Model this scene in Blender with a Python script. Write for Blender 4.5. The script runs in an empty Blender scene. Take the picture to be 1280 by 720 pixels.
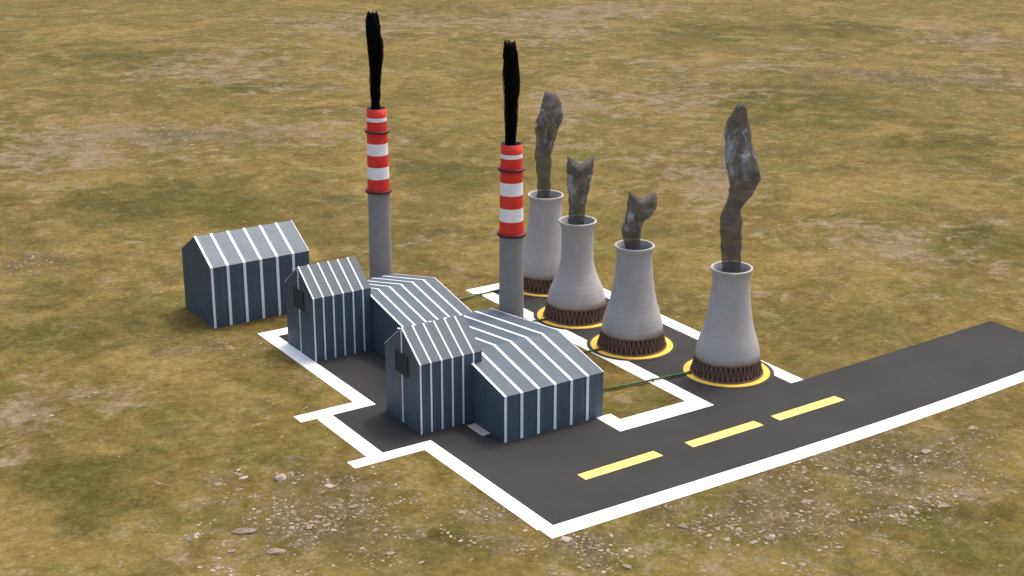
import bpy, bmesh, math, random
from mathutils import Vector, Matrix, noise as mnoise

R = math.radians
PI = math.pi
scene = bpy.context.scene
col = scene.collection
rnd = random.Random(7)

# ------------------------------------------------------------------ camera
YAW = R(33.2290)                     # the plant's long axis seen from the camera
CAM = Vector((-106.2576, -152.0043, 100.0))
cd = bpy.data.cameras.new('camera')
cam = bpy.data.objects.new('camera', cd)
col.objects.link(cam)
cd.sensor_width = 36.0
cd.lens = 1881.938 / 1280 * 36
cd.clip_start = 1.0
cd.clip_end = 20000.0
cam.matrix_world = (Matrix.Translation(CAM) @ Matrix.Rotation(-YAW, 4, 'Z')
                    @ Matrix.Rotation(PI / 2 - R(18.8894), 4, 'X') @ Matrix.Rotation(R(0.1102), 4, 'Z'))
scene.camera = cam
RIGHT = Vector((math.cos(YAW), -math.sin(YAW), 0))     # horizontal, across the view
FWD = Vector((math.sin(YAW), math.cos(YAW), 0))        # horizontal, along the view

# ------------------------------------------------------------------ sky, sun, exposure
SUN_EL = R(65)
SUN_DIR = Vector((0.947 * math.cos(SUN_EL), 0.322 * math.cos(SUN_EL), math.sin(SUN_EL)))   # towards the sun
w = bpy.data.worlds.new('World')
scene.world = w
w.use_nodes = True
nt = w.node_tree
bg = nt.nodes['Background']
sky = nt.nodes.new('ShaderNodeTexSky')
sky.sky_type = 'NISHITA'
sky.sun_disc = False
sky.sun_elevation = SUN_EL
sky.sun_rotation = math.atan2(SUN_DIR.x, SUN_DIR.y)
sky.dust_density = 7.0
sky.ozone_density = 0.6
sky.air_density = 1.0
nt.links.new(sky.outputs[0], bg.inputs[0])
bg.inputs[1].default_value = 0.15

sd = bpy.data.lights.new('sun', 'SUN')
sd.energy = 0.70
sd.angle = R(5.0)
sd.color = (1.0, 0.97, 0.92)
sun = bpy.data.objects.new('sun', sd)
col.objects.link(sun)
sun.rotation_euler = (-SUN_DIR).to_track_quat('-Z', 'Y').to_euler()
sun.location = (0, 0, 200)

vs = scene.view_settings
vs.view_transform = 'Standard'
vs.look = 'None'
vs.exposure = 0.86
vs.gamma = 1.0
vs.use_curve_mapping = False


# ------------------------------------------------------------------ material helpers
class N:
    """tiny node-graph writer"""
    def __init__(self, name, rough=0.9, spec=0.3):
        self.m = bpy.data.materials.new(name)
        self.m.use_nodes = True
        self.t = self.m.node_tree
        self.b = self.t.nodes['Principled BSDF']
        self.b.inputs['Roughness'].default_value = rough
        self.b.inputs['Specular IOR Level'].default_value = spec
        self.tc = self.t.nodes.new('ShaderNodeTexCoord')
        self.co = self.tc.outputs['Object']

    def put(self, sock, v):
        if hasattr(v, 'is_output'):
            self.t.links.new(v, sock)
        else:
            if isinstance(v, tuple) and len(v) == 3 and len(sock.default_value) == 4:
                v = v + (1.0,)
            sock.default_value = v

    def mapping(self, scale=(1, 1, 1), rot=(0, 0, 0), co=None):
        n = self.t.nodes.new('ShaderNodeMapping')
        self.put(n.inputs['Vector'], co or self.co)
        n.inputs['Scale'].default_value = scale
        n.inputs['Rotation'].default_value = rot
        return n.outputs[0]

    def noise(self, scale, detail=4, rough=0.55, co=None, dist=0.0):
        n = self.t.nodes.new('ShaderNodeTexNoise')
        self.put(n.inputs['Vector'], co or self.co)
        n.inputs['Scale'].default_value = scale
        n.inputs['Detail'].default_value = detail
        n.inputs['Roughness'].default_value = rough
        n.inputs['Distortion'].default_value = dist
        return n.outputs['Fac']

    def voronoi(self, scale, out='Distance', co=None, rand=1.0):
        n = self.t.nodes.new('ShaderNodeTexVoronoi')
        self.put(n.inputs['Vector'], co or self.co)
        n.inputs['Scale'].default_value = scale
        n.inputs['Randomness'].default_value = rand
        return n.outputs[out]

    def math(self, op, a, b=0.0, c=None, clamp=False):
        n = self.t.nodes.new('ShaderNodeMath')
        n.operation = op
        n.use_clamp = clamp
        self.put(n.inputs[0], a)
        self.put(n.inputs[1], b)
        if c is not None:
            self.put(n.inputs[2], c)
        return n.outputs[0]

    def step(self, v, lo, hi, a=0.0, b=1.0):
        n = self.t.nodes.new('ShaderNodeMapRange')
        n.interpolation_type = 'SMOOTHSTEP'
        self.put(n.inputs[0], v)
        for i, x in enumerate((lo, hi, a, b)):
            self.put(n.inputs[1 + i], x)
        return n.outputs[0]

    def ramp(self, v, stops):
        n = self.t.nodes.new('ShaderNodeValToRGB')
        e = n.color_ramp.elements
        while len(e) < len(stops):
            e.new(0.5)
        for i, (p, c) in enumerate(stops):
            e[i].position = p
            e[i].color = tuple(c) + (1.0,)
        self.put(n.inputs[0], v)
        return n.outputs[0]

    def mix(self, f, a, b, mode='MIX'):
        n = self.t.nodes.new('ShaderNodeMix')
        n.data_type = 'RGBA'
        n.blend_type = mode
        self.put(n.inputs[0], f)
        self.put(n.inputs[6], a)
        self.put(n.inputs[7], b)
        return n.outputs[2]

    def attr(self, name):
        n = self.t.nodes.new('ShaderNodeAttribute')
        n.attribute_name = name
        return n.outputs['Fac']

    def sep(self, i):
        n = self.t.nodes.new('ShaderNodeSeparateXYZ')
        self.put(n.inputs[0], self.co)
        return n.outputs[i]

    def bump(self, h, strength=0.3, dist=0.1):
        n = self.t.nodes.new('ShaderNodeBump')
        self.put(n.inputs['Height'], h)
        n.inputs['Strength'].default_value = strength
        n.inputs['Distance'].default_value = dist
        self.t.links.new(n.outputs[0], self.b.inputs['Normal'])

    def color(self, c):
        self.put(self.b.inputs['Base Color'], c)
        return self.m


def sc(c, k):
    return tuple(min(1.0, x * k) for x in c)


def worn(name, c, rough=0.8, spec=0.3, lo=0.88, hi=1.1, scale=0.5, dirt=None, bump=0.0, streak=0.0):
    """painted or bare surface with soft tonal variation, optional dirt patches and vertical rain streaks"""
    n = N(name, rough, spec)
    a = n.noise(scale, 6, 0.6)
    c1 = n.ramp(a, [(0.3, sc(c, lo)), (0.7, sc(c, hi))])
    if streak:
        s = n.noise(1.0, 5, 0.65, co=n.mapping((2.2, 2.2, 0.10)))
        c1 = n.mix(n.step(s, 0.5, 0.75, 0, streak), c1, sc(c, 0.62))
    if dirt:
        d = n.noise(scale * 2.3, 8, 0.7)
        c1 = n.mix(n.step(d, 0.53, 0.74, 0, 0.6), c1, dirt)
    if bump:
        n.bump(n.noise(6.0, 4, 0.6), bump, 0.05)
    return n.color(c1)


# ------------------------------------------------------------------ materials
def cladding(name, c, pitch, depth):
    n = N(name, 0.62, 0.35)
    u = n.math('ADD', n.sep(0), n.sep(1))
    rib = n.math('SINE', n.math('MULTIPLY', u, 2 * PI / pitch))
    a = n.noise(0.45, 6, 0.6)
    base = n.ramp(a, [(0.3, sc(c, 0.88)), (0.72, sc(c, 1.12))])
    groove = n.step(rib, -0.95, -0.55, depth, 0.0)
    base = n.mix(groove, base, sc(c, 0.5))
    s = n.noise(1.0, 5, 0.65, co=n.mapping((1.5, 1.5, 0.08)))
    base = n.mix(n.step(s, 0.52, 0.78, 0, 0.35), base, sc(c, 1.45))
    n.bump(rib, 0.35, 0.06)
    return n.color(base)


def roofing(name, c, grain):
    n = N(name, 0.6, 0.35)
    a = n.noise(0.35, 6, 0.62)
    base = n.ramp(a, [(0.3, sc(c, 0.86)), (0.72, sc(c, 1.12))])
    g = n.noise(5.0, 6, 0.75)
    base = n.mix(n.step(g, 0.46, 0.66, 0, grain), base, sc(c, 1.5))
    base = n.mix(n.step(g, 0.5, 0.34, 0, grain), base, sc(c, 0.6))
    d = n.noise(1.0, 5, 0.7, co=n.mapping((0.9, 0.12, 0.12)))
    base = n.mix(n.step(d, 0.55, 0.78, 0, 0.35), base, sc(c, 0.66))
    n.bump(g, 0.2, 0.04)
    return n.color(base)


M = {}
M['clad_plain'] = cladding('slate_cladding', (0.058, 0.086, 0.115), 1.6, 0.12)
M['clad_ribbed'] = cladding('ribbed_slate_cladding', (0.064, 0.093, 0.120), 0.62, 0.55)
M['roof_pale'] = roofing('pale_sheet_roof', (0.122, 0.154, 0.184), 0.06)
M['roof_hall'] = roofing('blue_grey_sheet_roof', (0.060, 0.087, 0.110), 0.12)
M['roof_grain'] = roofing('grainy_grey_roof', (0.076, 0.098, 0.118), 0.40)
M['white_trim'] = worn('white_trim_paint', (0.78, 0.80, 0.82), 0.6, 0.3, 0.93, 1.04, 0.6, streak=0.12)
M['vent'] = worn('dark_vent_metal', (0.030, 0.030, 0.032), 0.6, 0.3)
M['shaft'] = worn('grey_chimney_concrete', (0.265, 0.250, 0.235), 0.85, 0.2, 0.92, 1.06, 0.35, streak=0.25)
M['red'] = worn('red_band_paint', (0.74, 0.042, 0.028), 0.6, 0.3, 0.9, 1.08, 0.6, streak=0.2)
M['white_band'] = worn('white_band_paint', (0.90, 0.87, 0.85), 0.6, 0.3, 0.93, 1.05, 0.6, streak=0.15)
M['collar'] = worn('dark_maroon_steel', (0.085, 0.020, 0.018), 0.6, 0.3)
M['soot'] = worn('sooty_lining', (0.05, 0.047, 0.045), 0.95, 0.1)
M['step'] = worn('pale_step_concrete', (0.47, 0.41, 0.40), 0.9, 0.2, 0.9, 1.1, 1.0)
M['pipe'] = worn('green_pipe_paint', (0.040, 0.105, 0.030), 0.5, 0.35, 0.8, 1.2, 0.8)
M['ring_yellow'] = worn('yellow_ring_paint', (0.74, 0.47, 0.065), 0.7, 0.3, 0.93, 1.05, 0.6, dirt=(0.5, 0.36, 0.06))
M['ring_dark'] = worn('dark_base_concrete', (0.042, 0.040, 0.040), 0.9, 0.2)
M['lattice'] = worn('brown_lattice_concrete', (0.165, 0.108, 0.082), 0.85, 0.2, 0.75, 1.25, 0.8)
M['fill'] = worn('dark_brown_fill', (0.100, 0.068, 0.054), 0.95, 0.1, 0.7, 1.3, 2.0)
M['yellow_line'] = worn('yellow_road_paint', (0.75, 0.69, 0.16), 0.8, 0.2, 0.96, 1.03, 0.7, dirt=(0.62, 0.56, 0.12))
M['white_line'] = worn('white_road_paint', (0.92, 0.92, 0.90), 0.8, 0.2, 0.97, 1.02, 0.5, dirt=(0.80, 0.79, 0.76))


def shell_material():
    n = N('cooling_tower_concrete', 0.88, 0.2)
    z = n.sep(2)
    c = (0.425, 0.408, 0.390)
    base = n.ramp(n.noise(0.35, 7, 0.62), [(0.3, sc(c, 0.90)), (0.72, sc(c, 1.06))])
    lift = n.math('SINE', n.math('MULTIPLY', z, 2 * PI / 0.95))
    base = n.mix(n.step(lift, 0.75, 1.0, 0, 0.22), base, sc(c, 0.72))
    s = n.noise(1.0, 6, 0.65, co=n.mapping((1.6, 1.6, 0.09)))
    base = n.mix(n.step(s, 0.5, 0.78, 0, 0.30), base, sc(c, 0.66))
    n.bump(lift, 0.12, 0.05)
    return n.color(base)


M['shell'] = shell_material()


def asphalt_material():
    n = N('dark_asphalt', 0.95, 0.1)
    c = (0.038, 0.0375, 0.0375)
    base = n.ramp(n.noise(0.06, 6, 0.6), [(0.3, sc(c, 0.84)), (0.7, sc(c, 1.18))])
    base = n.mix(n.step(n.noise(3.0, 6, 0.7), 0.45, 0.7, 0, 0.30), base, sc(c, 1.45))
    base = n.mix(n.step(n.noise(0.35, 8, 0.7), 0.56, 0.72, 0, 0.35), base, sc(c, 0.75))
    base = n.mix(n.step(n.noise(0.9, 6, 0.75, co=n.mapping((0.12, 1.0, 1.0))), 0.58, 0.8, 0, 0.25), base, sc(c, 1.3))
    n.bump(n.noise(8.0, 3, 0.6), 0.25, 0.03)
    return n.color(base)


M['asphalt'] = asphalt_material()


def ground_material():
    n = N('dry_grass_ground', 0.97, 0.1)
    g, m, s = n.attr('gravel'), n.attr('moss'), n.attr('stony')

    def off(v, k):
        return n.math('MULTIPLY', n.math('SUBTRACT', v, 0.5), k)

    big = n.noise(0.024, 8, 0.62)
    mid = n.noise(0.085, 10, 0.70, dist=0.4)
    mid2 = n.noise(0.115, 10, 0.70, dist=0.5, co=n.mapping((1, 1, 1), (0, 0, 0.7)))
    blot = n.noise(0.30, 9, 0.70, dist=0.6)
    fine = n.noise(1.0, 10, 0.76)
    grit = n.noise(3.2, 6, 0.80)
    # tone: mottling from 0.3 m to 10 m
    t = n.math('ADD', n.math('ADD', off(fine, 0.66), off(blot, 0.60)), n.math('ADD', off(grit, 0.42), off(mid2, 0.42)))
    t = n.math('ADD', t, 0.5)
    grass = n.ramp(t, [(0.26, (0.051, 0.033, 0.008)), (0.43, (0.107, 0.076, 0.018)),
                       (0.57, (0.160, 0.119, 0.034)), (0.76, (0.264, 0.212, 0.102))])
    green = n.ramp(t, [(0.26, (0.037, 0.032, 0.008)), (0.5, (0.099, 0.088, 0.019)), (0.76, (0.218, 0.189, 0.066))])
    rust = n.ramp(t, [(0.26, (0.048, 0.031, 0.012)), (0.5, (0.110, 0.074, 0.030)), (0.76, (0.224, 0.168, 0.096))])
    straw = n.ramp(t, [(0.26, (0.088, 0.062, 0.019)), (0.5, (0.197, 0.148, 0.053)), (0.76, (0.302, 0.245, 0.129))])
    grass = n.mix(n.step(n.noise(0.055, 9, 0.70), 0.49, 0.58, 0, 0.75), grass, green)
    grass = n.mix(n.step(n.noise(0.10, 9, 0.72, dist=0.5), 0.52, 0.64, 0, 0.50), grass, rust)
    grass = n.mix(n.step(n.noise(0.16, 9, 0.72, dist=0.5, co=n.mapping((1, 1, 1), (0, 0, 1.9))), 0.53, 0.66, 0, 0.42), grass, straw)
    # broad drifts of bleached and of darker turf, tens of metres across
    drift = n.noise(0.020, 9, 0.66, dist=0.8)
    grass = n.mix(n.step(drift, 0.49, 0.57, 0, 0.70), grass, n.ramp(t, [(0.26, (0.086, 0.060, 0.017)), (0.5, (0.182, 0.132, 0.040)), (0.76, (0.29, 0.225, 0.105))]))
    drift2 = n.noise(0.025, 9, 0.68, dist=0.8, co=n.mapping((1, 1, 1), (0, 0, 2.6)))
    grass = n.mix(n.step(drift2, 0.50, 0.59, 0, 0.68), grass, n.ramp(t, [(0.26, (0.044, 0.032, 0.010)), (0.5, (0.092, 0.069, 0.019)), (0.76, (0.200, 0.156, 0.066))]))
    moss = n.ramp(t, [(0.26, (0.028, 0.024, 0.005)), (0.5, (0.064, 0.056, 0.011)), (0.76, (0.142, 0.124, 0.038))])
    mf = n.math('ADD', n.math('MULTIPLY', m, 0.75), n.math('ADD', off(mid, 3.2), off(blot, 1.6)))
    base = n.mix(n.step(mf, 0.22, 0.66, 0, 0.85), grass, moss)
    bare = n.ramp(t, [(0.26, (0.086, 0.059, 0.037)), (0.43, (0.148, 0.107, 0.067)),
                      (0.57, (0.191, 0.146, 0.098)), (0.76, (0.296, 0.244, 0.188))])
    gf = n.math('ADD', n.math('MULTIPLY', g, 0.75), n.math('ADD', off(mid2, 3.4), off(big, 2.2)))
    gf = n.math('ADD', gf, off(blot, 1.8))
    base = n.mix(n.step(gf, 0.25, 1.0, 0, 0.80), base, bare)
    # brown-grey stony soil with a dusting of pale grit
    sf = n.math('ADD', n.math('MULTIPLY', s, 0.85), n.math('ADD', off(mid, 2.6), off(blot, 2.4)))
    soil = n.ramp(t, [(0.26, (0.036, 0.027, 0.014)), (0.48, (0.084, 0.063, 0.033)), (0.76, (0.205, 0.162, 0.104))])
    sm = n.step(sf, 0.28, 0.90, 0, 0.74)
    base = n.mix(sm, base, soil)
    for sc_, thr in ((0.95, 1.02), (2.1, 0.99)):
        vd = n.voronoi(sc_)
        vc = n.t.nodes.new('ShaderNodeSeparateColor')
        n.put(vc.inputs[0], n.voronoi(sc_, 'Color'))
        more = n.math('ADD', n.math('MULTIPLY', n.math('ADD', sm, n.step(gf, 0.4, 0.9, 0, 0.35)), 0.42), off(blot, 0.7))
        keep = n.math('GREATER_THAN', n.math('ADD', vc.outputs[0], more), thr)
        peb = n.math('MULTIPLY', keep, n.step(vd, 0.40, 0.16, 0, 0.75))
        base = n.mix(peb, base, n.ramp(vc.outputs[1], [(0.0, (0.14, 0.11, 0.070)), (1.0, (0.34, 0.275, 0.21))]))
    h = n.math('ADD', n.math('MULTIPLY', fine, 1.0), n.math('MULTIPLY', grit, 0.5))
    n.bump(h, 0.5, 0.4)
    return n.color(base)


M['ground'] = ground_material()


def stone_material(name, c):
    n = N(name, 0.9, 0.2)
    base = n.ramp(n.noise(1.3, 7, 0.7), [(0.3, sc(c, 0.62)), (0.7, sc(c, 1.2))])
    n.bump(n.noise(4.0, 5, 0.7), 0.4, 0.08)
    return n.color(base)


M['stone'] = stone_material('pinkish_grey_stone', (0.26, 0.20, 0.15))
M['stone_pale'] = stone_material('pale_pink_stone', (0.38, 0.29, 0.24))
M['stone_grey'] = stone_material('grey_slab_stone', (0.20, 0.155, 0.12))
def smoke_material(name, dark, pale, alpha, rough, amount):
    n = N(name, rough, 0.5)
    f = n.noise(0.45, 6, 0.6, co=n.mapping((1.0, 1.0, 0.55)))
    base = n.ramp(n.noise(0.8, 5, 0.6, co=n.mapping((1.3, 1.3, 0.25))), [(0.3, sc(dark, 0.7)), (0.7, sc(dark, 1.3))])
    base = n.mix(n.step(f, 0.56, 0.68, 0, amount), base, pale)
    n.put(n.b.inputs['Alpha'], n.step(n.noise(0.7, 5, 0.6), 0.3, 0.7, alpha[0], alpha[1]))
    n.bump(n.noise(0.9, 3, 0.5, co=n.mapping((1.4, 1.4, 0.3))), 0.18, 0.3)
    return n.color(base)


M['black_smoke'] = smoke_material('black_smoke', (0.0045, 0.0040, 0.0036), (0.020, 0.014, 0.010), (0.97, 1.0), 0.98, 0.5)
M['black_smoke'].node_tree.nodes['Principled BSDF'].inputs['Specular IOR Level'].default_value = 0.02
M['black_veil'] = smoke_material('thin_black_smoke', (0.009, 0.006, 0.003), (0.022, 0.015, 0.008), (0.25, 0.80), 0.98, 0.5)
M['black_veil'].node_tree.nodes['Principled BSDF'].inputs['Specular IOR Level'].default_value = 0.02
M['grey_smoke'] = smoke_material('grey_smoke', (0.078, 0.074, 0.071), (0.13, 0.135, 0.14), (0.52, 0.80), 0.9, 0.5)  # pale patches in the colour stand in for highlights on the plume's rim


def rim_highlight_material():
    """thin pale veil that paints rim highlights into the upper part of a plume, mostly clear"""
    n = N('painted_rim_highlight', 0.45, 0.5)
    f = n.noise(0.55, 3, 0.5, co=n.mapping((1.1, 1.1, 0.28)), dist=0.4)
    n.put(n.b.inputs['Alpha'], n.step(f, 0.44, 0.72, 0.03, 0.60))
    return n.color(n.ramp(f, [(0.45, (0.16, 0.20, 0.25)), (0.7, (0.50, 0.56, 0.62))]))


M['rim_highlight'] = rim_highlight_material()  # bright bluish tone is highlight put into the colour


# ------------------------------------------------------------------ mesh helpers
def tag(o, label=None, cat=None, group=None, kind=None):
    if label: o['label'] = label
    if cat: o['category'] = cat
    if group: o['group'] = group
    if kind: o['kind'] = kind
    return o


def mesh(name, V, F, mats, parent=None, mi=None, smooth=False, loc=None):
    me = bpy.data.meshes.new(name)
    me.from_pydata([tuple(v) for v in V], [], F)
    for m in (mats if isinstance(mats, list) else [mats]):
        me.materials.append(m)
    if mi:
        me.polygons.foreach_set('material_index', mi)
    if smooth:
        me.polygons.foreach_set('use_smooth', [True] * len(F))
    me.update()
    o = bpy.data.objects.new(name, me)
    col.objects.link(o)
    if parent: o.parent = parent
    if loc: o.location = loc
    return o


def empty(name, loc):
    o = bpy.data.objects.new(name, None)
    o.empty_display_size = 1.0
    o.location = loc
    col.objects.link(o)
    return o


class MB:
    def __init__(self):
        self.V, self.F, self.mi = [], [], []

    def add(self, V, F, m=0):
        b = len(self.V)
        self.V += [tuple(v) for v in V]
        self.F += [tuple(i + b for i in f) for f in F]
        self.mi += [m] * len(F)

    def box(self, x0, x1, y0, y1, z0, z1, m=0):
        V = [(x, y, z) for z in (z0, z1) for x, y in ((x0, y0), (x1, y0), (x1, y1), (x0, y1))]
        self.add(V, [(3, 2, 1, 0), (4, 5, 6, 7), (0, 1, 5, 4), (1, 2, 6, 5), (2, 3, 7, 6), (3, 0, 4, 7)], m)

    def prism_x(self, prof, x0, x1, m=0):
        """profile of (y, z), counter-clockwise seen from +x"""
        n = len(prof)
        V = [(x0, y, z) for y, z in prof] + [(x1, y, z) for y, z in prof]
        F = [tuple(range(n - 1, -1, -1)), tuple(range(n, 2 * n))]
        F += [(i, (i + 1) % n, n + (i + 1) % n, n + i) for i in range(n)]
        self.add(V, F, m)

    def tube(self, a, b, ra, rb=None, seg=8, m=0, caps=True):
        a, b = Vector(a), Vector(b)
        rb = ra if rb is None else rb
        d = (b - a).normalized()
        u = d.orthogonal().normalized()
        v = d.cross(u)
        V, F = [], []
        for p, r in ((a, ra), (b, rb)):
            for i in range(seg):
                t = 2 * PI * i / seg
                V.append(p + u * (r * math.cos(t)) + v * (r * math.sin(t)))
        F = [(i, (i + 1) % seg, seg + (i + 1) % seg, seg + i) for i in range(seg)]
        if caps:
            F += [tuple(range(seg - 1, -1, -1)), tuple(range(seg, 2 * seg))]
        self.add(V, F, m)

    def lathe(self, prof, seg=64, m=0, closed=False):
        """profile of (r, z); m may be a list, one per profile segment"""
        n = len(prof)
        V = [(r * math.cos(2 * PI * j / seg), r * math.sin(2 * PI * j / seg), z) for r, z in prof for j in range(seg)]
        b = len(self.V)
        self.V += V
        for i in range(n if closed else n - 1):
            k = (i + 1) % n
            for j in range(seg):
                q = (j + 1) % seg
                self.F.append((b + i * seg + j, b + i * seg + q, b + k * seg + q, b + k * seg + j))
                self.mi.append(m[i] if isinstance(m, list) else m)

    def build(self, name, mats, parent=None, smooth=False, loc=None):
        o = mesh(name, self.V, self.F, mats, parent, self.mi, smooth, loc)
        return o


# ------------------------------------------------------------------ ground
PATCHES = [('g', 102.8, 350.1, 37.1, 47.2), ('g', 196.4, 408.6, 53.8, 34.3), ('g', 40.6, 269.6, 39.9, 17.1), ('g', 5.4, 246.8, 21.5, 32.1), ('g', 74.2, 248.0, 25.8, 12.6), ('g', 301.9, 381.1, 42.5, 33.1), ('g', 374.5, 258.7, 29.1, 36.6), ('g', 264.4, 246.6, 37.4, 18.9), ('g', 141.5, 72.1, 19.8, 21.9), ('g', 198.4, 215.3, 15.4, 37.3), ('g', 173.3, 246.3, 15.7, 52.1), ('g', 317.9, 194.5, 22.5, 21.5), ('g', 138.9, 135.9, 12.4, 32.3), ('s', -23.3, 24.6, 14.9, 14.9), ('s', 56.7, -8.4, 18.4, 14.5), ('s', 28.8, -12.1, 14.7, 9.8), ('s', 1.9, -3.0, 6.6, 6.8), ('s', -25.4, 162.7, 8.6, 11.6), ('g', -47.8, 80.9, 9.2, 7.5), ('g', -35.6, 85.1, 8.2, 5.1), ('g', -54.9, 67.3, 4.9, 6.0), ('s', -32.7, 43.0, 4.8, 2.7), ('s', -2.2, 10.9, 5.7, 7.4), ('s', -10.4, 93.5, 8.8, 4.1), ('s', 293.4, 201.5, 33.2, 14.8), ('s', 50.5, 257.1, 30.2, 12.5), ('g', 247.0, 351.8, 19.6, 40.3), ('m', 76.3, 391.7, 32.5, 20.4), ('m', 17.0, 205.2, 22.1, 12.5), ('m', -47.7, 52.7, 14.3, 12.5), ('m', 353.7, 295.8, 20.0, 29.8), ('m', 162.1, 62.5, 10.9, 19.4), ('m', 230.7, 194.5, 33.3, 31.4), ('m', 22.6, 182.4, 30.9, 12.9), ('m', -34.3, 116.4, 15.0, 13.2), ('m', 47.9, -27.3, 13.5, 9.8), ('m', 3.8, 63.8, 11.1, 10.9), ('m', -10.4, 10.5, 5.6, 4.7), ('m', 296.6, 320.1, 26.2, 28.4), ('m', 230.8, 129.3, 18.3, 20.4), ('m', 97.4, 310.7, 18.7, 10.9), ('m', 91.6, 181.0, 14.8, 18.6)]
cy, sy = math.cos(YAW), math.sin(YAW)


def patch(kind, x, y):
    t = 0.0
    for k, px, py, rx, ry in PATCHES:
        if k != kind:
            continue
        dx, dy = x - px, y - py
        a = (dx * cy - dy * sy) / rx
        b = (dx * sy + dy * cy) / ry
        q = a * a + b * b
        if q < 9:
            t += math.exp(-0.9 * q)
    return min(1.0, t)


def axis(lo, hi, step, far):
    a = []
    v = lo
    while v <= hi:
        a.append(v)
        v += step
    k = step
    left, right = [], []
    x = lo
    while x > -far:
        k *= 1.5
        x -= k
        left.append(x)
    k = step
    x = a[-1]
    while x < far:
        k *= 1.5
        x += k
        right.append(x)
    return left[::-1] + a + right


gx = axis(-90, 520, 4.0, 6000)
gy = axis(-70, 620, 4.0, 6000)
V = [(x, y, 0.0) for y in gy for x in gx]
nx = len(gx)
F = [(j * nx + i, j * nx + i + 1, (j + 1) * nx + i + 1, (j + 1) * nx + i) for j in range(len(gy) - 1) for i in range(nx - 1)]
ground = mesh('ground', V, F, M['ground'])
tag(ground, kind='structure')
for nm, k in (('gravel', 'g'), ('moss', 'm'), ('stony', 's')):
    at = ground.data.attributes.new(nm, 'FLOAT', 'POINT')
    at.data.foreach_set('value', [patch(k, x, y) for x, y, _ in V])


# ------------------------------------------------------------------ paved yard, road and painted lines
def bend(s):
    """the road swings gently towards +y on its right half"""
    return 0.0 if s < 37 else 0.00052 * (s - 37) ** 2


def slab(name, polys, z0, z1, mat, parent=None):
    b = MB()
    for P in polys:
        n = len(P)
        Vv = [(x, y, z0) for x, y in P] + [(x, y, z1) for x, y in P]
        Ff = [tuple(range(n - 1, -1, -1)), tuple(range(n, 2 * n))] + [(i, (i + 1) % n, n + (i + 1) % n, n + i) for i in range(n)]
        b.add(Vv, Ff)
    return b.build(name, mat, parent)


def rect(x0, x1, y0, y1):
    return [(x0, y0), (x1, y0), (x1, y1), (x0, y1)]


def band(xs, f0, f1):
    return [(x, f0(x)) for x in xs] + [(x, f1(x)) for x in reversed(xs)]


XS = [0, 12, 24, 37, 44, 51, 58, 65, 72, 79, 86, 93, 100, 107, 114, 120.8]
ZA, ZL = 0.03, 0.045
road = slab('road', [band(XS, lambda x: 0.2 + bend(x), lambda x: 23.4 if x < 68 else 23.4 + (x - 68) * 0.044)], -0.10, ZA, M['asphalt'])
tag(road, kind='structure')
yard = slab('yard', [rect(0.0, 31.0, 23.4, 37.0), rect(-8.9, 31.0, 37.0, 54.5), rect(-0.7, 31.0, 54.5, 96.2),
                     rect(46.3, 69.3, 23.4, 96.2)], -0.10, ZA - 0.002, M['asphalt'])
tag(yard, kind='structure')


def line(name, P, parent, mat='white_line'):
    return slab(name, [P], ZA - 0.01, ZL, M[mat], parent)


line('border_line', band(XS, lambda x: bend(x), lambda x: 3.1 + bend(x) * 0.9), road)
line('border_line', rect(-0.3, 2.3, 3.1, 34.5), yard)
line('border_line', rect(-12.5, 2.3, 34.5, 37.1), yard)
line('border_line', rect(-9.1, -6.3, 37.1, 54.5), yard)
line('border_line', rect(-11.9, 1.8, 54.5, 57.3), yard)
line('border_line', rect(-0.9, 1.8, 57.3, 93.0), yard)
line('border_line', rect(-0.9, 30.9, 93.0, 96.2), yard)
line('border_line', rect(29.5, 49.1, 23.45, 27.3), yard)
line('border_line', rect(29.5, 32.4, 27.3, 29.95), yard)
line('border_line', rect(46.15, 49.1, 27.3, 93.4), yard)
line('border_line', rect(45.2, 69.5, 93.4, 96.4), yard)
line('border_line', rect(66.6, 69.5, 23.5, 93.4), yard)
for s0, s1, dy in ((14.6, 29.6, 0.0), (35.5, 50.5, 0.15), (54.0, 69.0, 0.5)):
    line('lane_dash', [(s0, 12.3 + dy * 0.9), (s1, 12.6 + dy), (s1 - 0.2, 14.75 + dy), (s0, 14.4 + dy * 0.9)], road, 'yellow_line')


# ------------------------------------------------------------------ buildings
def strip_path(mb, prof, x0, x1, off):
    """a flat batten that follows the open (y, z) profile up a wall, over the roof and down again"""
    n = len(prof)
    outer = []
    for i, (y, z) in enumerate(prof):
        nn = Vector((0, 0))
        segs = []
        if i > 0:
            segs.append((prof[i][0] - prof[i - 1][0], prof[i][1] - prof[i - 1][1]))
        if i < n - 1:
            segs.append((prof[i + 1][0] - prof[i][0], prof[i + 1][1] - prof[i][1]))
        norms = [Vector((-dz, dy)).normalized() for dy, dz in segs]
        nn = sum(norms, Vector((0, 0)))
        k = 1.0 / max(0.3, (nn / len(norms)).length_squared) / len(norms)
        nn = nn * k
        outer.append((y + nn.x * off, z + nn.y * off))
    for i in range(n - 1):
        q = [prof[i], prof[i + 1], outer[i + 1], outer[i]]
        Vv = [(x0, y, z) for y, z in q] + [(x1, y, z) for y, z in q]
        mb.add(Vv, [(0, 1, 2, 3), (7, 6, 5, 4), (3, 2, 6, 7), (1, 0, 4, 5)] + ([(4, 0, 3, 7)] if i == 0 else []) + ([(1, 5, 6, 2)] if i == n - 2 else []))


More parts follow.
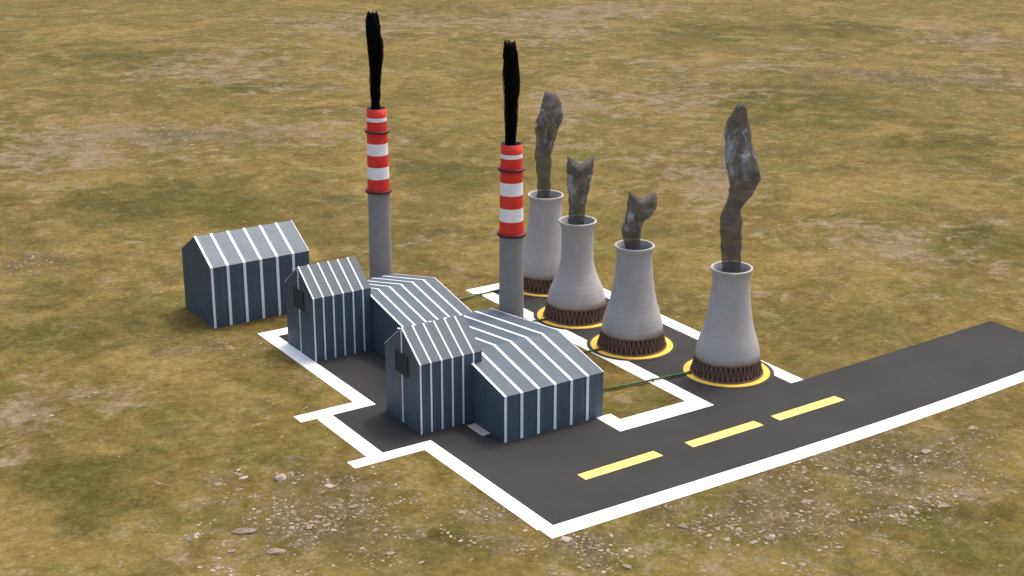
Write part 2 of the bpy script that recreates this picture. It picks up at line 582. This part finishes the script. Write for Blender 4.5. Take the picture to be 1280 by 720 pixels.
def building(name, s0, t0, L, Wd, h, hr, r, hb, clad, roof, sw, label, group, npan=6, last=True, cut=None):
    """gabled building; front wall along x at y = t0, ridge at t0 + r, back eave hb high at t0 + Wd.
    cut = (length, lower profile): the last stretch of the length sits on top of a neighbour's roof"""
    root = empty(name, (s0, t0, 0))
    tag(root, label, 'building', group)
    E = 0.14                                            # roof sheet thickness
    prof = [(0, 0), (Wd, 0), (Wd, hb), (r, hr), (0, h)]
    b = MB()
    L0 = L if not cut else cut[0]
    b.prism_x(prof, 0, L0)
    if cut:
        b.prism_x(cut[1] + [(Wd, hb), (r, hr), (0, h)], L0, L)
    b.build('wall', clad, root)
    q = MB()
    q.prism_x([(-0.05, h), (r, hr), (Wd + 0.05, hb), (Wd + 0.05, hb + E), (r, hr + E), (-0.05, h + E)], -0.05, L + 0.05)
    q.build('roof', roof, root)
    front = [(-0.05, 0.05), (-0.05, h + E), (r, hr + E), (Wd + 0.05, hb + E), (Wd + 0.05, 0.05)]
    for k in range(npan + 1):
        x = L * k / npan if last else k * cut_pitch(L, npan)
        wdt = sw
        x0, x1 = x - wdt / 2, x + wdt / 2
        if k == 0:
            x0, x1 = -0.06, wdt * 0.72
        if k == npan:
            if not last:
                continue
            x0, x1 = L - 0.08, L + 0.055
        pr = front
        if cut and x1 > L0:
            y = -0.05
            pr = [(-0.05, cut[1][0][1] + 0.02)] + front[1:4] + [(Wd + 0.05, cut[1][-1][1] + 0.2)]
        sb = MB()
        strip_path(sb, pr[:4] if k == 0 else (pr[1:4] if k == npan else pr), x0, x1, 0.07)
        sb.build('white_strip', M['white_trim'], root)
    return root


def cut_pitch(L, npan):
    return L / (npan - 0.18)


def louvre(root, yc, z0, z1, wd):
    f = MB()
    x = -0.22
    y0, y1 = yc - wd / 2, yc + wd / 2
    t = 0.22
    f.box(x, 0.0, y0, y0 + t, z0, z1)
    f.box(x, 0.0, y1 - t, y1, z0, z1)
    f.box(x, 0.0, y0 + t, y1 - t, z1 - t, z1)
    f.box(x, 0.0, y0 + t, y1 - t, z0, z0 + t)
    fr = f.build('vent_panel', M['vent'], root)
    s = MB()
    n = 9
    for i in range(n):
        za = z0 + t + (z1 - z0 - 2 * t) * i / n
        zb = za + (z1 - z0 - 2 * t) / n
        Vv = [(x + 0.03, y0 + t, za), (x + 0.03, y1 - t, za), (-0.03, y1 - t, zb), (-0.03, y0 + t, zb),
              (x + 0.06, y0 + t, za), (x + 0.06, y1 - t, za), (-0.01, y1 - t, zb), (-0.01, y0 + t, zb)]
        s.add(Vv, [(3, 2, 1, 0), (4, 5, 6, 7), (0, 1, 5, 4), (1, 2, 6, 5), (2, 3, 7, 6), (3, 0, 4, 7)])
    s.build('louvre_slats', M['vent'], fr)
    return fr


def gable_strip(root, r, hr, z0, z1, sw):
    """narrow batten up the middle of the gable wall, broken by the vent"""
    b = MB()
    b.box(-0.10, 0.0, r - sw / 2, r + sw / 2, 0.05, z0)
    b.box(-0.10, 0.0, r - sw / 2, r + sw / 2, z1, hr - 0.12)
    b.build('gable_batten', M['white_trim'], root)


GL, GW, GH, GR, GM = 11.51, 11.39, 11.78, 16.22, 5.70
H1 = dict(s0=11.62, t0=30.0, L=19.19, Wd=34.3, h=7.66, hr=10.78, r=13.04, hb=8.36)


def hall_roof(y):
    """top of the nearer hall's roof above a point of the gabled block (block coordinates)"""
    yy = y + 39.8 - H1['t0']
    if yy < H1['r']:
        return H1['h'] + (H1['hr'] - H1['h']) * yy / H1['r'] + 0.17
    return H1['hr'] + (H1['hb'] - H1['hr']) * (yy - H1['r']) / (H1['Wd'] - H1['r']) + 0.17


low = [(0, hall_roof(0)), (H1['t0'] + H1['r'] - 39.8, hall_roof(H1['t0'] + H1['r'] - 39.8)), (GW, hall_roof(GW))]
gb_near = building('gabled_building', 2.1, 39.8, GL, GW, GH, GR, GM, GH, M['clad_ribbed'], M['roof_grain'], 0.29,
                   'tall slate blue gabled building in front, joined to the wide low hall beside the road', 'tall gabled buildings with white strips',
                   last=False, cut=(H1['s0'] - 2.1 - 0.06, low))
gb_far = building('gabled_building', 1.9, 77.3, GL, GW, GH, GR, GM, GH, M['clad_ribbed'], M['roof_grain'], 0.29,
                  'tall slate blue gabled building farther back, next to the shed on the grass', 'tall gabled buildings with white strips', last=False)
for g in (gb_near, gb_far):
    louvre(g, GM, 8.55, 12.15, 4.0)
    gable_strip(g, GM, GR, 8.55, 12.15, 0.28)
hall_near = building('hall', **H1, clad=M['clad_plain'], roof=M['roof_hall'], sw=0.50,
                     label='wide low slate hall with six white striped bays nearest the yellow road dashes', group='low halls with white roof strips')
hall_far = building('hall', 13.52, 64.5, 14.4, 30.6, 7.36, 10.5, 14.77, 6.8, M['clad_plain'], M['roof_hall'], 0.38,
                    'smaller low hall behind the front gabled building, at the foot of the left chimney', 'low halls with white roof strips')
shed = building('shed', -6.6, 103.2, 20.3, 14.56, 11.9, 16.22, 7.39, 11.9, M['clad_plain'], M['roof_pale'], 0.54,
                'free-standing slate shed with pale roof and white strips on the grass, leftmost of all buildings', None)

b = MB()
for i, (x0, z) in enumerate(((-1.5, 0.16),)):
    P = [(x0, 33.9), (0, 33.9), (0, 38.6), (x0, 38.6)]
    Vv = [(x, y, 0) for x, y in P] + [(x + (0.1 if x < 0 else 0), y, z) for x, y in P]
    b.add(Vv, [(3, 2, 1, 0), (4, 5, 6, 7), (0, 1, 5, 4), (1, 2, 6, 5), (2, 3, 7, 6), (3, 0, 4, 7)])
ds = b.build('doorstep', M['step'], None, loc=(H1['s0'] - 0.12, 0, ZA))
tag(ds, 'pale concrete doorstep slab at the foot of the wide low hall wall', 'step')


# ------------------------------------------------------------------ chimneys
def make_chimney(loc, label):
    root = empty('chimney', loc)
    tag(root, label, 'chimney', 'red and white striped chimneys')
    b = MB()
    b.lathe([(2.34, 0), (2.26, 6), (2.19, 14), (2.14, 22.72)], 48)
    b.build('shaft', M['shaft'], root, True)
    zs = [22.72, 25.3, 27.65, 30.0, 32.3, 36.62, 37.36, 39.05]
    kinds = [0, 1, 0, 1, 0, 1, 0]
    b = MB()
    prof, mi = [], []
    for i, z in enumerate(zs):
        prof.append((2.18 - 0.31 * (z - 22.72) / 16.5, z))
    mi = list(kinds)
    prof.append((1.58, 39.05)); mi.append(2)
    prof.append((1.60, 35.0)); mi.append(2)
    prof.append((0.01, 35.0)); mi.append(2)
    b.lathe(prof, 48, mi)
    b.build('striped_section', [M['red'], M['white_band'], M['soot']], root, True)
    for z, r0, r1, hh in ((22.72, 2.16, 2.62, 0.24), (34.55, 2.0, 2.42, 0.22)):
        b = MB()
        b.lathe([(r0, z - hh), (r1 - 0.08, z - hh), (r1, z - hh * 0.4), (r1, z + hh * 0.4), (r1 - 0.08, z + hh), (r0, z + hh)], 48)
        b.build('collar', M['collar'], root, True)
    return root


CH1, CH2 = (27.95, 100.5, 0), (33.76, 61.95, 0)
chim = make_chimney(CH2, 'red and white banded chimney on the right, beside the hall and the cooling towers')


def copy_tree(o, parent=None):
    c = o.copy()
    col.objects.link(c)
    if parent: c.parent = parent
    for ch in [x for x in bpy.data.objects if x.parent == o]:
        copy_tree(ch, c)
    return c


c2 = copy_tree(chim)
c2.location = CH1
c2['label'] = 'red and white banded chimney on the left, rising behind the smaller hall'


# ------------------------------------------------------------------ cooling towers
def make_tower(loc, label, slim=False):
    root = empty('cooling_tower', loc)
    tag(root, label, 'cooling tower', 'cooling towers in a row')
    out = [(5.66, 3.0), (5.60, 4.0), (5.42, 5.0), (5.15, 6.0), (4.82, 7.0), (4.50, 8.0), (4.26, 9.0), (3.96, 10.5), (3.73, 12.0),
           (3.46, 14.0), (3.29, 16.0), (3.25, 17.6), (3.32, 18.45), (3.50, 18.75), (3.62, 18.95), (3.64, 19.30), (3.58, 19.36)]
    inn = [(3.30, 19.36), (3.24, 19.25), (3.02, 17.6), (3.06, 15.5), (3.2, 13.5), (3.6, 10.5), (4.2, 8.0), (5.1, 5.2), (5.38, 3.0)]
    if slim:                                            # this one keeps its narrow neck further down
        out = [(5.66, 3.0), (5.58, 4.0), (5.36, 5.0), (5.02, 6.0), (4.58, 7.0), (4.13, 8.0), (3.74, 9.0), (3.34, 10.5), (3.15, 12.0),
               (3.08, 14.0), (3.07, 16.0), (3.12, 17.6)] + out[-5:]
        inn = inn[:2] + [(2.92, 17.6), (2.86, 15.0), (2.90, 12.5), (3.5, 9.2), (4.4, 7.0), (5.1, 5.2), (5.38, 3.0)]
    b = MB()
    b.lathe(out + inn, 72, 0, closed=True)
    b.build('shell', M['shell'], root, True)
    # V-shaped raker columns between the ring and the shell
    b = MB()
    n = 42
    for i in range(n):
        a0 = 2 * PI * i / n
        for da in (-1, 1):
            a1 = a0 + da * PI / n
            b.tube((6.28 * math.cos(a0), 6.28 * math.sin(a0), 0.2), (5.60 * math.cos(a1), 5.60 * math.sin(a1), 3.1), 0.10, 0.10, 6)
    b.lathe([(5.45, 2.82), (5.74, 2.82), (5.74, 3.02), (5.45, 3.02)], 72, 0, closed=True)
    b.lathe([(6.05, 0.12), (6.48, 0.12), (6.46, 0.36), (6.05, 0.36)], 72, 0, closed=True)
    b.build('lattice', M['lattice'], root)
    b = MB()
    b.lathe([(5.95, 0.1), (5.35, 2.9), (0.01, 2.9)], 48)
    b.build('fill_pack', M['fill'], root, True)
    b = MB()
    b.lathe([(7.6, 0.05), (8.35, 0.05), (8.35, 0.085), (7.6, 0.085)], 72, 0, closed=True)
    b.build('foundation_ring', M['ring_dark'], root)
    b = MB()
    b.lathe([(6.0, 0.05), (7.6, 0.05), (7.6, 0.13), (6.0, 0.13)], 72, 0, closed=True)
    b.build('yellow_ring', M['ring_yellow'], root)
    return root


T = [(60.87, 33.88, 0), (54.73, 53.31, 0), (55.30, 71.8, 0), (60.65, 90.4, 0)]
tl = ['pale grey cooling tower nearest the road, on the right under the tall bent smoke plume',
      'pale grey cooling tower second from the road, with the bent two-pointed smoke plume',
      'pale grey cooling tower third from the road, with the short straight two-pointed smoke',
      'pale grey cooling tower farthest from the road, beside the right striped chimney']
tw = make_tower(T[0], tl[0])
make_tower(T[2], tl[2], True)
for p, l in ((T[1], tl[1]), (T[3], tl[3])):
    c = copy_tree(tw)
    c.location = p
    c['label'] = l


# ------------------------------------------------------------------ green pipes on the ground
def pipe(a, b_, label):
    a, b_ = Vector(a), Vector(b_)
    root = empty('pipe', a)
    tag(root, label, 'pipe', 'green ground pipes to the towers')
    d = b_ - a
    m = MB()
    m.tube((0, 0, 0), d, 0.20, 0.20, 10)
    m.build('tube', M['pipe'], root, True)
    for k in (0.004, 0.34, 0.67, 0.996):
        q = MB()
        u = d.normalized()
        q.tube(d * k - u * 0.12, d * k + u * 0.12, 0.29, 0.29, 12)
        q.build('flange', M['pipe'], root)
    return root


pz = 0.42
pipe((H1['s0'] + H1['L'] + 0.2, 38.75, pz), (54.6, 36.2, pz), 'green pipe crossing the grass patch and white line to the cooling tower nearest the road')
pipe((H1['s0'] + H1['L'] + 0.2, 55.3, pz), (48.45, 53.85, pz), 'green pipe mostly hidden behind the hall, to the second cooling tower from the road')
pipe((28.2, 74.4, pz), (48.9, 72.4, pz), 'green pipe leaving the smaller hall towards the third cooling tower from the road')
pipe((28.2, 90.2, pz), (54.3, 92.2, pz), 'green pipe running to the farthest cooling tower behind the right chimney')


# ------------------------------------------------------------------ smoke
F_PX = 1881.938


def px_to_local(base, zb, pts):
    """plume outline given as (height above rim, left, right) in metres"""
    return pts


def plume(name, loc, rows, mat, label, cat, group, seg=28, lump=0.16, seed=0, spikes=None, strands=0, rim_shell=None):
    """rows: (z, lateral left, lateral right) in metres about the flue axis, seen across the view"""
    rr = random.Random(seed)
    b = MB()

    def interp(z):
        for i in range(len(rows) - 1):
            if rows[i][0] <= z <= rows[i + 1][0]:
                k = (z - rows[i][0]) / (rows[i + 1][0] - rows[i][0])
                k = k * k * (3 - 2 * k) * 0.5 + k * 0.5
                return rows[i][1] + (rows[i + 1][1] - rows[i][1]) * k, rows[i][2] + (rows[i + 1][2] - rows[i][2]) * k
        return rows[-1][1], rows[-1][2]

    def loft(z0, z1, fn, seg, n, top=None, sd=0.0):
        Vv, Ff = [], []
        for i in range(n + 1):
            k = i / n
            z = z0 + (z1 - z0) * k
            cx, hw, cyy, hd = fn(z, k)
            for j in range(seg):
                a = 2 * PI * j / seg
                p = Vector((math.cos(a) * 1.3, math.sin(a) * 1.3, z * 0.55 + sd))
                f = 1 + lump * 1.6 * mnoise.noise(p * 1.1) + lump * 0.8 * mnoise.noise(p * 2.7) + lump * 0.25 * mnoise.noise(p * 6.0)
                q = RIGHT * (cx + hw * f * math.cos(a)) + FWD * (cyy + hd * f * math.sin(a))
                zz = z
                if top and k > 0.72:
                    zz += top(a, math.cos(a)) * ((k - 0.72) / 0.28) ** 1.6
                Vv.append((q.x, q.y, zz))
        for i in range(n):
            for j in range(seg):
                q = (j + 1) % seg
                Ff.append((i * seg + j, i * seg + q, (i + 1) * seg + q, (i + 1) * seg + j))
        # close both ends with a centre point
        for i in (0, n):
            cz = sum(Vv[i * seg + j][2] for j in range(seg)) / seg
            c = Vector((0, 0, 0))
            for j in range(seg):
                c += Vector(Vv[i * seg + j]) / seg
            if i == n:
                c.z -= 0.5
            Vv.append(tuple(c))
            ci = len(Vv) - 1
            for j in range(seg):
                q = (j + 1) % seg
                Ff.append((q, i * seg + q, i * seg + j, ci)[1:] if i == 0 else (i * seg + j, i * seg + q, ci))
        b.add(Vv, Ff)

    def main(z, k):
        l, r = interp(z)
        hw = (r - l) / 2
        tp = 1.0
        return (l + r) / 2, hw * tp, 0.5 * math.sin(z * 0.5 + seed) * min(1, k * 3), max(0.6, hw * 0.92)

    loft(rows[0][0], rows[-1][0], main, seg, 60, spikes, seed * 3.1)
    core = b
    b = MB()
    for s in range(strands):
        a0 = rr.uniform(0, 2 * PI)
        zt = rows[-1][0] + rr.uniform(-3.0, 0.7)
        z0 = rows[0][0] + rr.uniform(0.8, (zt - rows[0][0]) * 0.55)
        rad = rr.uniform(0.26, 0.52)

        def fn(z, k, a0=a0, rad=rad):
            l, r = interp(min(z, rows[-1][0]))
            hw = (r - l) / 2
            a = a0 + 0.5 * k
            e = max(0.02, math.sin(min(1, k * 1.06) * PI * 0.93 + 0.12) ** 0.6)
            return (l + r) / 2 + hw * 0.92 * math.cos(a), rad * e, hw * 0.92 * math.sin(a), rad * e

        loft(z0, zt, fn, 10, 26, None, s * 5.7)
    o = core.build(name, mat, None, True, loc)
    if strands:
        b.build('smoke_strands', M['black_veil'], o, True)
    tag(o, label, cat, group)
    if rim_shell:
        b = MB()
        zb, zt = rows[0][0] + (rows[-1][0] - rows[0][0]) * rim_shell, rows[-1][0] - 0.2

        def vl(z, k):
            l, r = interp(z)
            hw = (r - l) / 2
            e = 0.82 + 0.36 * math.sin(min(1, k * 1.15) * PI) ** 0.7
            return (l + r) / 2, hw * e, 0.5 * math.sin(z * 0.5 + seed), max(0.6, hw * 0.92) * e

        loft(zb, zt, vl, 26, 36, None, seed * 1.7)
        b.build('highlight_shell', M['rim_highlight'], o, True)  # extra shell added to carry the painted rim highlights
    return o


def rows_from_px(axis_x, depth, y_rim, z_rim, data, z_in=1.2):
    """turn the measured outline (picture rows) into metres about the flue: lateral offsets and heights"""
    k = depth / F_PX
    out = []
    for y, l, r in data:
        z = (y_rim - y) * k / 0.952 + z_rim
        ax = axis_x + (y_rim - y) * AX
        out.append((z, (l - ax) * k, (r - ax) * k))
    first = out[0]
    out.insert(0, (z_rim - z_in, first[1] * 0.9, first[2] * 0.9))
    return out


BL = [(139, 463.5, 476), (120, 463, 476.8), (100, 463, 476.8), (88, 462.6, 477.6), (76, 461.6, 479.2), (64, 460.2, 479.8), (54, 459, 478.8),
      (45, 458, 476.6), (32, 457.2, 476.2), (22, 458, 474.6), (18, 459.5, 473)]
AX = -0.024
p1 = rows_from_px(470.6, 290.5, 140, 39.2, BL, 2.5)
AX = 0.002
B2 = [(181, 630.5, 646), (165, 630.4, 646), (150, 630.6, 646.2), (132, 631.2, 646.2), (118, 630, 648.6), (104, 628.8, 650.6), (90, 628.2, 649.6),
      (78, 628, 649), (66, 627.8, 648.8), (57, 628.6, 647), (52, 630, 645)]
p2 = rows_from_px(639.2, 262.5, 182, 39.2, B2, 2.5)


p1 = [(z, l + 0.06 * (q - l), q - 0.06 * (q - l)) for z, l, q in p1]
p2 = [(z, l + 0.05 * (q - l), q - 0.09 * (q - l)) for z, l, q in p2]


def ragged(a, c):
    return 0.9 * mnoise.noise(Vector((math.cos(a) * 3.1, math.sin(a) * 3.1, 2.2))) + 0.8 * mnoise.noise(Vector((math.cos(a) * 8, math.sin(a) * 8, 5.0)))


p1 = [(z if z < 45 else 45 + (z - 45) * 0.865, l, q) for z, l, q in p1]
p2 = [(z if z < 45 else 45 + (z - 45) * 0.865, l, q) for z, l, q in p2]
plume('smoke_plume', CH1, p1, M['black_smoke'], 'thick black smoke column rising from the left striped chimney', 'smoke',
      'black smoke columns over the chimneys', 26, 0.16, 3, ragged, 14)
plume('smoke_plume', CH2, p2, M['black_smoke'], 'thick black smoke column rising from the right striped chimney', 'smoke',
      'black smoke columns over the chimneys', 26, 0.16, 5, ragged, 14)


def ears(hl, hr_, dip):
    def f(a, c):
        return (hr_ * max(0, c) ** 1.5 if c > 0 else hl * (-c) ** 1.5) - dip * (1 - abs(c))
    return f


def peak(a, c):
    return 0.4 * mnoise.noise(Vector((math.cos(a) * 3, math.sin(a) * 3, 1.0)))


def cnv(x0, y0, sc_, rows):
    return [(y, x0 + l / sc_, x0 + r / sc_) for y, l, r in rows]


AX = 0.045
t4 = cnv(885, 130, 3.35, [(333, 60, 138), (310, 54, 135), (290, 51, 138), (275, 50, 138), (264, 62, 136), (255, 74, 155), (246, 88, 180), (236, 92, 200),
                          (224, 84, 212), (212, 72, 208), (200, 66, 190), (190, 65, 178), (180, 65, 174), (170, 66, 170), (160, 76, 165), (150, 94, 160), (143, 108, 152), (139, 120, 140)])
p = rows_from_px(914.5, 262, 334, 19.3, t4, 3.5)
plume('smoke_plume', T[0], p, M['grey_smoke'], 'tallest grey smoke column, bent in an S, over the tower nearest the road', 'smoke',
      'grey smoke columns over the cooling towers', 30, 0.10, 11, peak, rim_shell=0.50)
AX = 0.02
t3 = cnv(765, 230, 8.47, [(308, 140, 300), (298, 118, 300), (286, 104, 300), (276, 130, 330), (268, 155, 420), (260, 162, 455), (252, 162, 455), (247.5, 166, 448)])
p = rows_from_px(793.3, 272, 306, 19.3, t3, 3.5)
plume('smoke_plume', T[1], p, M['grey_smoke'], 'short bent grey smoke with two dark points, over the second tower from the road', 'smoke',
      'grey smoke columns over the cooling towers', 30, 0.09, 17, ears(1.1, 1.0, 0.7), rim_shell=0.5)
AX = 0.01
t2 = cnv(690, 180, 6.857, [(276, 140, 275), (260, 140, 284), (246, 138, 296), (232, 132, 312), (220, 130, 335), (210, 122, 356), (204, 118, 362)])
p = rows_from_px(721.8, 282, 275, 19.3, t2, 3.5)
plume('smoke_plume', T[2], p, M['grey_smoke'], 'short straight grey smoke with two dark points, over the third tower from the road', 'smoke',
      'grey smoke columns over the cooling towers', 30, 0.09, 23, ears(1.3, 1.4, 0.9), rim_shell=0.45)
AX = 0.0
t1 = cnv(655, 105, 4.966, [(243, 80, 165), (220, 80, 167), (205, 70, 170), (195, 64, 172), (185, 72, 180), (172, 74, 192), (160, 66, 206), (150, 72, 234),
                           (140, 92, 238), (130, 106, 232), (122, 112, 216), (116, 120, 190)])
p = rows_from_px(682.3, 292, 243, 19.3, t1, 3.5)
plume('smoke_plume', T[3], p, M['grey_smoke'], 'tall straight grey smoke column over the cooling tower farthest from the road', 'smoke',
      'grey smoke columns over the cooling towers', 30, 0.10, 31, peak, rim_shell=0.5)


# ------------------------------------------------------------------ stones and dry grass
def inside_site(x, y):
    if -1.2 < x < 122 and -0.6 < y < 24.5 + max(0, x - 68) * 0.05: return True
    if -1.2 < x < 31.5 and 23 < y < 97: return True
    if -10 < x < 0 and 36 < y < 55.5: return True
    if -13 < x < 3 and (34 < y < 37.6 or 54 < y < 57.8): return True
    if 29 < x < 50 and 23 < y < 27.8: return True
    if 45.6 < x < 70 and 23 < y < 97: return True
    if -7.5 < x < 14.5 and 102.5 < y < 118.5: return True
    for c in (CH1, CH2):
        if (x - c[0]) ** 2 + (y - c[1]) ** 2 < 9: return True
    for c in T:
        if (x - c[0]) ** 2 + (y - c[1]) ** 2 < 81: return True
    return False


ICO = bmesh.new()
bmesh.ops.create_icosphere(ICO, subdivisions=1, radius=1.0)
IV = [v.co.copy() for v in ICO.verts]
IF = [tuple(v.index for v in f.verts) for f in ICO.faces]
ICO.free()


def in_view(x, y):
    d = Vector((x - CAM.x, y - CAM.y))
    a = d.x * FWD.x + d.y * FWD.y
    l = d.x * RIGHT.x + d.y * RIGHT.y
    return 160 < a < 640 and abs(l) < a * 0.40 + 15


stones = MB()
count = 0
while count < 4000:
    a = 165 + 400 * rnd.random() ** 2.0
    l = rnd.uniform(-0.38, 0.38) * (a + 10)
    x = CAM.x + FWD.x * a + RIGHT.x * l
    y = CAM.y + FWD.y * a + RIGHT.y * l
    st = patch('s', x, y)
    gr = patch('g', x, y)
    cl = mnoise.noise(Vector((x * 0.16, y * 0.16, 3.0))) + 0.6 * mnoise.noise(Vector((x * 0.45, y * 0.45, 8.0)))
    pr = 0.006 + 0.95 * max(0, min(1, st * 1.1 - 0.2 + cl * 1.3)) ** 1.5 * (1 if st > 0.08 else 0) + 0.10 * max(0, gr - 0.4 + cl)
    if rnd.random() > pr or inside_site(x, y):
        continue
    count += 1
    q = rnd.random()
    r = 0.09 + 0.26 * q ** 3 + (0.60 * rnd.random() ** 2 if rnd.random() < 0.07 and st > 0.2 else 0)
    fl = rnd.uniform(0.18, 0.38)
    ang = rnd.uniform(0, PI)
    ca, sa = math.cos(ang), math.sin(ang)
    ex = rnd.uniform(0.9, 1.7)
    Vv = []
    for v in IV:
        f = rnd.uniform(0.62, 1.2)
        vx, vy, vz = v.x * r * ex * f, v.y * r * f, v.z * r * fl * f
        Vv.append((x + vx * ca - vy * sa, y + vx * sa + vy * ca, vz + r * fl * 0.35))
    stones.add(Vv, IF, 0 if rnd.random() < 0.55 else (1 if rnd.random() < 0.45 else 2))
so = stones.build('stones', [M['stone'], M['stone_pale'], M['stone_grey']])
tag(so, kind='stuff')


def rock(loc, rx, ry, rz, ang, mat, label, seed):
    bm = bmesh.new()
    bmesh.ops.create_icosphere(bm, subdivisions=3, radius=1.0)
    for v in bm.verts:
        d = v.co.copy()
        f = 1 + 0.28 * mnoise.noise(d * 1.2 + Vector((seed, 0, 0))) + 0.12 * mnoise.noise(d * 3.1 + Vector((0, seed, 0)))
        v.co = Vector((d.x * rx * f, d.y * ry * f, max(-0.5, d.z) * rz * f))
    me = bpy.data.meshes.new('rock')
    bm.to_mesh(me)
    bm.free()
    me.materials.append(mat)
    o = bpy.data.objects.new('rock', me)
    o.location = (loc[0], loc[1], rz * 0.3)
    o.rotation_euler = (0, 0, ang)
    col.objects.link(o)
    tag(o, label, 'rock')
    return o


rock((-23.5, 37.3), 0.95, 0.80, 0.55, 0.4, M['stone_pale'], 'lone pale pinkish rock on the open grass left of the white stub line', 1.0)
rock((-34.8, 25.0), 1.7, 0.9, 0.30, -0.5, M['stone_grey'], 'flat grey brown rock slab half sunk in the grass at the lower left', 4.0)
rock((-33.5, 17.3), 1.3, 0.7, 0.30, -0.4, M['stone'], 'long flat pinkish rock among the pebbles in the lower left foreground', 9.0)
